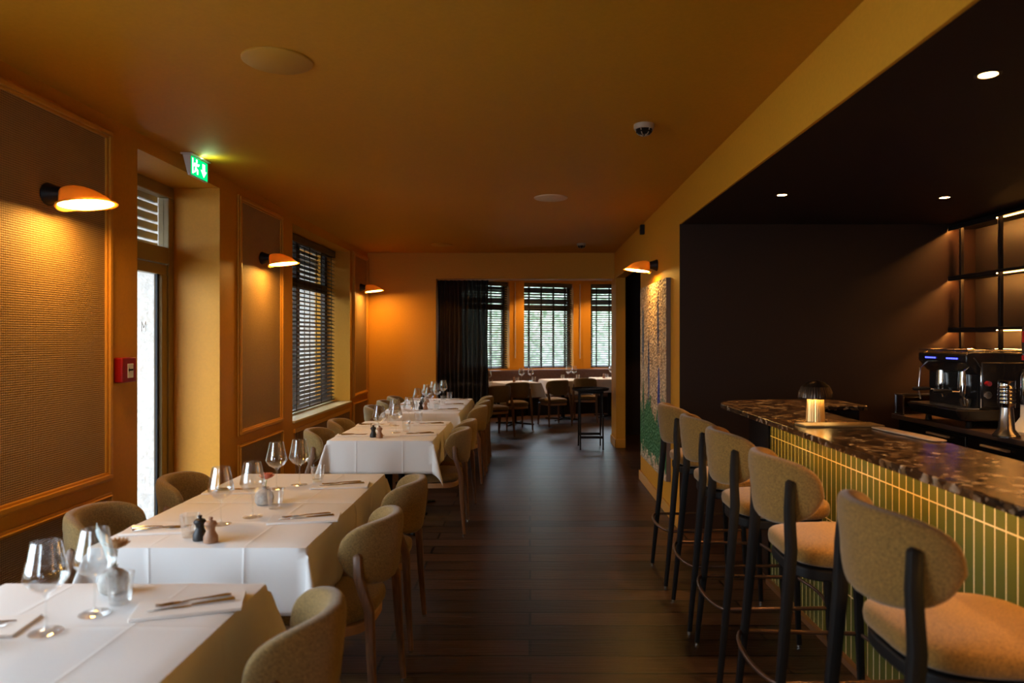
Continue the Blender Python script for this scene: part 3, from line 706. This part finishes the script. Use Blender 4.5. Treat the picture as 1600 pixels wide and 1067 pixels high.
# glassware protos
wg = MB().lathe([(.001, .0025), (.041, .0018), (.042, .003), (.020, .006), (.006, .012), (.0038, .022), (.0034, .075), (.0045, .098), (.014, .108), (.036, .121), (.052, .142), (.0535, .150), (.049, .172), (.041, .208), (.0345, .242),
                       (.0335, .242), (.040, .208), (.048, .172), (.0523, .150), (.050, .142), (.034, .123), (.012, .1115), (.001, .110)], 32, cap=False)
wine = obj('wine_glass', wg, m_glass, sharp=60); wine['category'] = 'wine glass'; wine = Proto(wine)
tg = MB().lathe([(.001, 0), (.027, 0), (.029, .002), (.034, .045), (.038, .088), (.0365, .088), (.0325, .045), (.028, .014), (.001, .012)], 28, cap=False)
tum = obj('water_glass', tg, m_glass, sharp=40); tum['category'] = 'water glass'; tum = Proto(tum)
def mill(m, nm):
    r = empty('pepper_mill' if nm == 'black' else 'salt_mill'); r['category'] = 'pepper mill' if nm == 'black' else 'salt mill'
    obj('body', MB().lathe([(.001, 0), (.0255, 0), (.0262, .003), (.0262, .022), (.020, .034), (.0155, .045), (.0165, .056), (.021, .064)], 24), m, r)
    obj('cap', MB().lathe([(.001, .0645), (.0225, .0645), (.0235, .070), (.018, .079), (.007, .083), (.006, .086), (.0085, .090), (.007, .095), (.001, .096)], 24), m, r)
    return r
m_mwood = noisy(mat('beech', (.36, .19, .10), .5), [(.3, (.30, .15, .08)), (.7, (.44, .24, .14))], 20, 4, sc=(6, 6, 1))
mb_ = Proto(mill(mat('black_wood', (.012, .010, .010), .5), 'black')); mw_ = Proto(mill(m_mwood, 'wood'))
m_nap = m_napkin
nk = obj('napkin', MB().box(-.145, .145, -.075, .075, 0, .0035).box(-.145, .145, -.072, .072, .004, .007), m_nap, bevel=.0015); nk['category'] = 'napkin'; nk = Proto(nk)
# knife and fork lying along x, handle towards +x
def flat(pts, z0, z1): return MB().prism(pts, z0, z1)
kn = MB().prism([(-.115, .004), (-.108, -.006), (-.02, -.010), (.0, -.006), (.0, .006), (-.02, .007)], 0, .0016).tube([(0, 0, .003), (.02, 0, .003), (.08, 0, .0035), (.112, 0, .0035), (.116, 0, .003)], [.0035, .0045, .0065, .0075, .004], 10)
kn = obj('table_knife', kn, m_chrome); kn['category'] = 'knife'; kn = Proto(kn)
fk = MB()
for k in range(4): fk.tube([(-.10, -.0105+.007*k, .005), (-.085, -.0105+.007*k, .0025), (-.055, -.0105+.007*k, .0035)], [.0010, .0015, .0018], 6)
fk.prism([(-.058, -.013), (-.040, -.012), (-.025, -.004), (-.025, .004), (-.040, .012), (-.058, .013)], .002, .004).tube([(-.03, 0, .003), (.0, 0, .006), (.04, 0, .005), (.09, 0, .004), (.102, 0, .004)], [.003, .0028, .004, .0062, .004], 10)
fk = obj('table_fork', fk, m_chrome); fk['category'] = 'fork'; fk = Proto(fk)
def setting(x, y, side, tn, rz=0):
    a = rz+(0 if side == 'aisle' else pi)
    nk.put((x, y, TZ), a, 'white folded napkin at the %s seat of the %s' % (side, tn), 'folded napkins')
    s = 1 if side == 'aisle' else -1
    kn.put((x+s*.01, y-.012*s, TZ+.0075), a+R(6), 'dinner knife on the napkin at the %s seat of the %s' % (side, tn), 'dinner knives')
    fk.put((x+s*.0, y+.022*s, TZ+.0075), a+R(10), 'dinner fork on the napkin at the %s seat of the %s' % (side, tn), 'dinner forks')
T = ['front table', 'second table from the camera', 'third table from the camera', 'fourth table from the camera', 'fifth table from the camera', 'sixth table from the camera', 'seventh table from the camera', 'farthest table of the row']
setting(-.985, 2.06, 'aisle', T[0], R(17)); setting(-1.50, 1.90, 'wall', T[0], R(8))
setting(-.97, 3.06, 'aisle', T[1], R(10)); setting(-1.49, 2.89, 'wall', T[1], R(8))
setting(-1.0, 3.75, 'aisle', T[2], R(8)); setting(-1.50, 3.62, 'wall', T[2], R(6))
for tn, y in zip(T[3:], (5.74, 6.40, 7.68, 8.28, 8.9)):
    setting(-.90, y, 'aisle', tn, R(6)); setting(-1.40, y-.06, 'wall', tn, R(6))
GW, GT = 'stemmed wine glasses', 'clear water tumblers'
def W_(x, y, lb): wine.put((x, y, TZ), random.uniform(0, 3), lb, GW)
def T_(x, y, lb): tum.put((x, y, TZ), random.uniform(0, 3), lb, GT)
W_(-1.279, 1.878, 'empty wine glass nearest the camera on the front table'); W_(-1.228, 2.005, 'empty wine glass just in front of the feather vase, front table')
T_(-1.205, 2.09, 'water tumbler in front of the grey vase on the front table'); T_(-1.395, 1.80, 'water tumbler cut by the left picture edge')
W_(-1.290, 2.966, 'wine glass on the wall side of the second table, behind the mills'); W_(-1.206, 3.09, 'wine glass in front of the pink flower vase')
T_(-1.335, 2.79, 'water tumbler beside the black pepper mill on the second table'); T_(-1.165, 3.25, 'water tumbler right of the pink flower vase')
W_(-1.309, 3.67, 'left of the two wine glasses on the third table'); W_(-1.222, 3.765, 'right of the two wine glasses on the third table'); T_(-1.150, 3.85, 'water tumbler next to the wine glasses on the third table')
for tn, y in zip(T[3:], (5.74, 6.38, 7.68, 8.30, 8.92)):
    W_(-1.20, y-.08, 'wine glass nearer the wall on the %s' % tn); W_(-1.10, y+.09, 'wine glass nearer the aisle on the %s' % tn)
    T_(-1.26, y+.04, 'water tumbler nearer the wall on the %s' % tn); T_(-1.03, y+.19, 'water tumbler nearer the aisle on the %s' % tn)
for tn, x, y in ((T[1], -1.275, 2.745), (T[3], -1.23, 5.58), (T[5], -1.19, 7.75), (T[7], -1.30, 8.62)):
    mb_.put((x, y, TZ), .3, 'small black pepper mill on the %s' % tn, 'black pepper mills')
    mw_.put((x+.055, y-.03, TZ), 0, 'small light wooden salt mill on the %s' % tn, 'wooden salt mills')
# bay glassware
for px, Y, k in ((815, 12.75, 'w'), (829, 12.85, 'w'), (888, 13.55, 'w'), (897, 13.6, 'w'), (955, 13.9, 'w'), (763, 11.95, 'w'), (766.5, 11.8, 't'), (808, 12.6, 't'), (834, 12.75, 't'), (879, 13.45, 't'), (902.5, 13.5, 't'), (948, 13.8, 't')):
    x = (px-828)/F*Y
    where = {815: 'left one of the pair on the bay table left of centre', 829: 'right one of the pair on the bay table left of centre', 888: 'left one of the pair before the middle bay window', 897: 'right one of the pair before the middle bay window', 955: 'on the bay table by the pier', 763: 'beside the curtain edge',
             766.5: 'beside the curtain edge', 808: 'left side of the bay table left of centre', 834: 'right side of the bay table left of centre', 879: 'left of the glasses before the middle bay window', 902.5: 'right of the glasses before the middle bay window', 948: 'on the bay table by the pier'}[px]
    (W_ if k == 'w' else T_)(x, Y, ('wine glass, ' if k == 'w' else 'water tumbler, ')+where)
for px, Y, tn in ((803.5, 12.6, 'bay table left of centre'), (943.5, 13.8, 'bay table by the pier')):
    mw_.put(((px-828)/F*Y, Y, TZ), 0, 'tiny wooden salt mill on the %s' % tn, 'wooden salt mills')
# vases and flowers
m_vase = noisy(mat('grey_stoneware', (.38, .36, .33), .5), [(.35, (.30, .28, .25)), (.65, (.46, .43, .39))], 50, 3)
def vase(x, y, label): 
    o = obj('bud_vase', MB().lathe([(.001, 0), (.030, 0), (.040, .008), (.044, .030), (.040, .052), (.026, .066), (.013, .072), (.010, .078), (.013, .083), (.009, .082), (.008, .074), (.001, .06)], 28), m_vase); o.location = (x, y, TZ); tag(o, label, 'vase', 'grey bud vases')
def flower(x, y, col, label, h=.045):
    r = empty('flower', (x, y, TZ+.078)); tag(r, label, 'flower')
    obj('stem', MB().tube([(0, 0, -.05), (.004, 0, .0), (.010, .002, h)], .0018, 6), mat('stem_green', (.10, .18, .05), .6), r)
    pm = mat('petal', col, .7); pt = MB()
    for ringn, rad, up in ((16, .036, .8), (14, .030, 1.5), (10, .018, 2.6)):
        for k in range(ringn):
            a = 2*pi*k/ringn+ringn; c, s = cos(a), sin(a); w_ = .010; l_ = rad; z = h+.004
            tip = Vector((c*l_, s*l_, z+l_*up*.6)); b0 = Vector((c*.002, s*.002, z)); sd = Vector((-s, c, 0))*w_; md = b0.lerp(tip, .65)
            pt.add([tuple(b0+Vector((.01, .002, 0))), tuple(md+sd+Vector((.01, .002, 0))), tuple(tip+Vector((.01, .002, .002))), tuple(md-sd+Vector((.01, .002, 0)))], [(0, 1, 2, 3)])
    obj('petals', pt, pm, r, solid=.0012)
vase(-1.277, 2.18, 'round grey vase with feather and flower on the front table'); vase(-1.245, 3.33, 'round grey vase with pink bloom on the second table')
flower(-1.277, 2.18, (.55, .32, .14), 'peach brown dried flower in the front table vase', .05); flower(-1.245, 3.33, (.66, .20, .12), 'pink bloom in the vase on the second table', .035)
fe = MB(); V = []; Fc = []
for i in range(15):
    s = i/14; wd = .026*sin(pi*min(1, s*1.02+.02))**.7*(1-.3*s)+.001; cx_ = -.030*s+.010*sin(s*5); z = .02+.125*s
    V += [(cx_-wd, .008*sin(s*4), z-.01), (cx_, -.004, z), (cx_+wd*.8, .006*cos(s*3), z-.006)]
for i in range(14): q = i*3; Fc += [(q, q+1, q+4, q+3), (q+1, q+2, q+5, q+4)]
fe.add(V, Fc).tube([(0, 0, -.05), (0, 0, .03), (-.015, 0, .09)], .0013, 6)
o = obj('feather_leaf', fe, mat('pale_leaf', (.60, .68, .66), .7), solid=.001); o.location = (-1.282, 2.172, TZ+.072); tag(o, 'pale silvery leaf standing in the front table vase', 'leaf')
# ------------------------------------------------------------ tray stand
r = empty('tray_stand', (.845, 9.90, 0)); tag(r, 'black folding stand with round tray in the opening to the bay', 'tray table')
obj('tray', MB().lathe([(.001, .80), (.24, .80), (.255, .806), (.258, .835), (.250, .835), (.246, .812), (.001, .810)], 48), m_black, r)
for sx_ in (-1, 1):
    for y in (-.20, .20):
        obj('leg', MB().tube([(sx_*.155, y, 0), (sx_*.155, y*.55, .79)], .011, 10, True), m_black, r)
obj('crossbar', MB().box(-.155, .155, -.20, -.16, .155, .19), m_black, r, bevel=.003); obj('crossbar', MB().box(-.155, .155, .16, .20, .155, .19), m_black, r, bevel=.003)
obj('top_rail', MB().box(-.17, .17, -.13, -.09, .765, .798).box(-.17, .17, .09, .13, .765, .798), m_black, r, bevel=.003)
# ------------------------------------------------------------ corridor
r = empty('umbrella_stand', (1.95, 10.2, 0)); tag(r, 'dark stand with brass rim in the side passage', 'stand')
obj('basket', MB().lathe([(.001, 0), (.12, 0), (.12, .25), (.11, .25), (.11, .02), (.001, .02)], 24), m_black, r)
obj('rim', MB().tube([(.12*cos(2*pi*k/24), .12*sin(2*pi*k/24), .25) for k in range(24)], .006, 8, closed=True), m_gold, r)
l = bpy.data.lights.new('corridor_lamp', 'SPOT'); l.energy = 14; l.color = (1, .5, .2); l.spot_size = R(100); l.shadow_soft_size = .05
r = empty('downlight', (2.1, 9.6, ZC)); tag(r, 'recessed downlight hidden in the dark side passage', 'ceiling light')
obj('bulb', MB().lathe([(.001, -.002), (.03, -.002), (.03, -.004), (.001, -.004)], 20), m_down, r)
o = bpy.data.objects.new('corridor_beam', l); C.objects.link(o); o.parent = r; o.location = (0, 0, -.01)
# ------------------------------------------------------------ bar
r = empty('bar_counter', (1.5, 2.4, 0)); tag(r, 'long green-tiled bar counter with dark marble top', 'bar counter')
off = lambda mb: (setattr(mb, 'M', Matrix.Translation((-1.5, -2.4, 0))) or mb)
pts = [(1.25, -1.5), (1.72, -1.5), (1.72, 4.50), (2.14, 4.50), (2.14, 4.97), (1.72, 4.985)]
for k in range(9):
    a = pi/2+pi/2*k/8; pts.append((1.25+.40+.40*cos(a), 4.985-.38+.38*sin(a)))
obj('marble_top', off(MB()).prism(pts, 1.070, 1.100), m_marble, r, bevel=.004)
obj('tiled_front', off(MB()).box(1.50, 1.52, -1.45, 4.43, .0, 1.069).box(1.52, 1.68, 4.41, 4.43, 0, 1.069), m_tile, r)
obj('carcass', off(MB()).box(1.521, 1.68, -1.45, 4.409, 0, 1.069).box(1.52, 2.10, 4.53, 4.93, .0, 1.069), m_blackgloss, r)
obj('plinth_rail', off(MB()).box(1.470, 1.499, -1.45, 4.43, 0, .03), mat('bronze_strip', (.25, .13, .06), .4, .6), r)
obj('led_strip', off(MB()).box(1.300, 1.312, -1.3, 4.4, 1.064, 1.0695), m_ledbar, r)
# mushroom lamp
r = empty('table_lamp', (1.475, 3.67, 1.1005)); tag(r, 'ribbed mushroom table lamp glowing on the bar counter', 'lamp')
def ribbed(prof, n, amp, cap=True):
    mb = MB(); V = []; Fc = []
    for rd, z in prof:
        for k in range(n):
            a = 2*pi*k/n; q = rd*(1+(amp if k % 2 else -amp)*min(1, rd/.02)); V.append((q*cos(a), q*sin(a), z))
    for i in range(len(prof)-1):
        for k in range(n): k2 = (k+1) % n; Fc.append((i*n+k, i*n+k2, (i+1)*n+k2, (i+1)*n+k))
    return mb.add(V, Fc)
obj('stem', ribbed([(.001, 0), (.046, 0), (.0455, .01), (.040, .125), (.001, .125)], 56, .02), m_gold, r, sharp=25)
obj('lamp_shade', ribbed([(.083, .118), (.083, .124), (.080, .150), (.068, .178), (.045, .198), (.02, .207), (.001, .209)], 80, .012), m_bronze, r, solid=.002, sharp=25)
obj('bulb', MB().lathe([(.050, .127), (.072, .127), (.072, .130), (.050, .130), (.050, .127)], 32, cap=False), m_lampglow, r)
o = obj('menu_folder', MB().box(-.195, .195, -.065, .065, 0, .010), mat('tan_leather', (.24, .14, .05), .5), bevel=.004); o.location = (1.51, 3.47, 1.1005); o.rotation_euler = (0, 0, R(3)); tag(o, 'tan leather menu folder lying in front of the mushroom lamp', 'menu')
o = obj('bar_towel', MB().pad(.036, .23, .005, .6, .3), mat('beige_cloth', (.36, .25, .17), .9)); o.location = (1.67, 3.15, 1.106); o.rotation_euler = (0, 0, R(6)); tag(o, 'pale folded cloth at the inner edge of the bar', 'towel')
# back counter
r = empty('back_counter', (3.2, 2.4, 0)); tag(r, 'black back counter with steel top carrying the coffee machine', 'counter')
off2 = lambda mb: (setattr(mb, 'M', Matrix.Translation((-3.2, -2.4, 0))) or mb)
obj('worktop', off2(MB()).box(2.88, 3.575, -1.5, 5.66, .895, .930), mat('worktop_dark', (.20, .13, .10), .28, .5), r, bevel=.004)
obj('cabinet', off2(MB()).box(2.93, 3.575, -1.5, 5.64, .0, .894), m_blackgloss, r)
for k in range(7):
    y = 5.05-k*.62
    dd = obj('drawer', off2(MB()).box(2.912, 2.929, y-.30, y+.30, .50, .87), m_blackgloss, r, bevel=.003)
    obj('handle', off2(MB()).box(2.885, 2.911, y-.13, y+.13, .835, .850), m_cream, dd, bevel=.003)
obj('energy_label', off2(MB()).box(2.908, 2.911, 5.02, 5.10, .74, .80), m_white, r)
# espresso machine (front faces the bar, -x)
r = empty('espresso_machine', (2.90, 4.98, .9305)); tag(r, 'black two-group espresso machine with blue button lights', 'coffee machine')
r.rotation_euler = (0, 0, 0)
m_mach = mat('machine_black', (.02, .017, .016), .22, .3)
body = MB()
prof = [(.06, .10), (.58, .10), (.60, .44), (.56, .50), (.02, .505), (-.02, .49), (-.02, .44), (.04, .37), (.06, .36)]
n = len(prof); body.add([(x, -.29, z) for x, z in prof]+[(x, .29, z) for x, z in prof], [tuple(range(n)), tuple(range(n, 2*n))[::-1]]+[(i, i+n, (i+1) % n+n, (i+1) % n) for i in range(n)])
obj('body', body, m_mach, r, bevel=.008)
obj('top_rail', MB().tube([(-.01, -.29, .515), (-.01, .29, .515), (.55, .29, .515), (.55, -.29, .515)], .007, 8, closed=True), m_chrome, r)
obj('drip_tray', MB().add([(-.06, -.30, .05), (.50, -.30, .04), (.50, .30, .04), (-.06, .30, .05), (-.10, -.31, .125), (.50, -.31, .13), (.50, .31, .13), (-.10, .31, .125)], [(0,3,2,1),(4,5,6,7),(0,1,5,4),(1,2,6,5),(2,3,7,6),(3,0,4,7)]), m_mach, r, bevel=.01)
obj('tray_grid', MB().box(-.08, .12, -.29, .29, .128, .133), m_steel, r)
for s_ in (-.24, .24):
    for x in (.03, .45): obj('foot', MB().lathe([(.001, 0), (.022, 0), (.018, .05), (.001, .05)], 16, c=(x, s_, 0)), m_black, r)
obj('side_panel', MB().box(.07, .56, -.312, -.292, .14, .44), m_mach, r, bevel=.008)
obj('side_trim', MB().tube([(.065, -.305, .14), (.065, -.305, .40), (.02, -.305, .47)], .006, 8), m_chrome, r)
m_blue = emis('blue_buttons', (.05, .06, 1), 2.2)
for y0 in (-.14, .12):
    bt = MB()
    for k in range(5): bt.box(-.026, -.020, y0-.055+k*.027, y0-.055+k*.027+.014, .455, .465)
    obj('button_row', bt, m_blue, r)
    obj('group_head', MB().lathe([(.001, .25), (.034, .25), (.038, .27), (.034, .30), (.032, .37), (.001, .37)], 24, c=(.055, y0, 0)), m_chrome, r)
    pf = obj('portafilter', MB().lathe([(.001, .205), (.022, .205), (.032, .225), (.034, .249), (.001, .249)], 24, c=(.055, y0, 0)).tube([(.03, y0, .232), (-.02, y0+.01, .235)], .007, 10), m_chrome, r)
    obj('handle', MB().tube([(-.02, y0+.01, .235), (-.05, y0+.012, .237), (-.13, y0+.02, .235), (-.14, y0+.021, .234)], [.009, .013, .015, .009], 12), m_black, pf)
    obj('spout', MB().tube([(.055, y0-.0, .205), (.055, y0-.015, .19), (.055, y0-.017, .18)], .006, 8), m_chrome, pf)
for y0 in (-.265, .265): obj('steam_wand', MB().tube([(.03, y0, .42), (-.02, y0, .38), (-.03, y0, .22), (-.015, y0, .15)], .006, 10), m_chrome, r)
obj('steam_knob', MB().lathe([(.001, -.345), (.016, -.345), (.016, -.315)], 20, c=(.10, 0, .30), axis='y'), m_red, r)
obj('pressure_gauge', MB().lathe([(.001, -.325), (.024, -.325), (.026, -.313)], 24, c=(.105, 0, .225), axis='y'), m_steel, r)
obj('cup', MB().lathe([(.001, .134), (.022, .134), (.034, .165), (.036, .19), (.033, .19), (.020, .14), (.001, .14)], 20, c=(.03, -.20, 0)), m_glass, r)
# grinder
r = empty('coffee_grinder', (3.15, 4.46, .9305)); tag(r, 'steel coffee grinder at the right picture edge', 'coffee grinder')
obj('base', MB().lathe([(.001, 0), (.125, 0), (.125, .015), (.09, .05), (.06, .10), (.058, .18), (.001, .18)], 32), m_white, r)
obj('motor_housing', MB().lathe([(.058, .18), (.066, .20), (.066, .36), (.05, .40), (.001, .40)], 28), m_chrome, r)
obj('neck', MB().lathe([(.04, .40), (.04, .455)], 20), m_black, r)
r = empty('coffee_tin', (3.15, 4.46, 1.3865)); tag(r, 'silver and red coffee tin standing high at the right edge', 'tin')
obj('can', MB().lathe([(.001, 0), (.052, 0), (.052, .20), (.049, .205), (.049, .215), (.001, .215)], 32), m_steel, r)
obj('red_band', MB().lathe([(.0525, .004), (.0528, .004), (.0528, .035), (.0525, .035)], 32, cap=False), m_red, r)
emb = MB(); emb.M = Matrix.Rotation(R(200), 4, 'Z'); emb.add([(.0532*cos(R(a_)), .0532*sin(R(a_)), z) for a_ in range(-32, 33, 8) for z in (.115, .185)], [(2*i, 2*i+2, 2*i+3, 2*i+1) for i in range(8)]); obj('red_badge', emb, m_red, r)
r = empty('steel_canister', (2.885, 4.30, .9305)); tag(r, 'ribbed stainless canister between espresso machine and grinder', 'canister')
pr = [(.001, .18), (.045, .18), (.045, .185)]
for k in range(5): pr += [(.045, .20+k*.022), (.048, .205+k*.022), (.048, .21+k*.022), (.045, .215+k*.022)]
pr += [(.045, .335), (.047, .34), (.001, .34)]
obj('can', MB().lathe(pr, 28), m_chrome, r); obj('base', MB().lathe([(.001, 0), (.075, 0), (.075, .012), (.045, .05), (.034, .18), (.001, .18)], 24), m_steel, r)
# framed steel box at the end of the worktop
r = empty('glass_box', (3.02, 5.56, .9305)); tag(r, 'low glass box with bright metal edges at the far end of the back counter', 'display box')
e = MB(); 
for x in (-.13, .16):
    for y in (-.06, .06): e.box(x-.005, x+.005, y-.005, y+.005, 0, .16)
for z in (.005, .157):
    for y in (-.06, .06): e.box(-.135, .165, y-.005, y+.005, z-.005, z+.005)
    for x in (-.13, .16): e.box(x-.005, x+.005, -.06, .06, z-.005, z+.005)
obj('metal_edges', e, m_steel, r); obj('panes', MB().box(-.128, .158, -.058, .058, .008, .152), glassmat('smoked_glass', (.35, .28, .25), .05, .5), r)
# shelves
r = empty('back_bar_shelving', (3.45, 3.5, 0)); tag(r, 'black back-bar shelving with warm light strips on the right wall', 'shelf')
off3 = lambda mb: (setattr(mb, 'M', Matrix.Translation((-3.45, -3.5, 0))) or mb)
for z in (2.41, 2.01, 1.60):
    obj('shelf_board', off3(MB()).box(3.345, 3.575, -1.0, 5.685, z-.011, z+.011), m_black, r, bevel=.002)
    obj('led_strip', off3(MB()).box(3.372, 3.382, -1.0, 5.06, z-.020, z-.012), m_led, r)
    obj('led_strip', off3(MB()).box(3.362, 3.372, 5.12, 5.67, z-.0150, z-.0115), m_led2, r)
    obj('front_lip', off3(MB()).box(3.345, 3.349, 5.10, 5.685, z-.027, z-.011), m_black, r)
for y in (5.55, 5.09, 3.9, 2.7): obj('post', off3(MB()).box(3.36, 3.385, y-.0125, y+.0125, .93, 2.43), m_black, r, bevel=.002)
obj('back_panel', off3(MB()).box(3.566, 3.578, -1.0, 5.685, 1.45, 2.43), mat('dark_panel', (.010, .006, .004), .5), r)
obj('ledge', off3(MB()).box(3.40, 3.575, -1.0, 5.685, 1.40, 1.425), m_bronze, r)
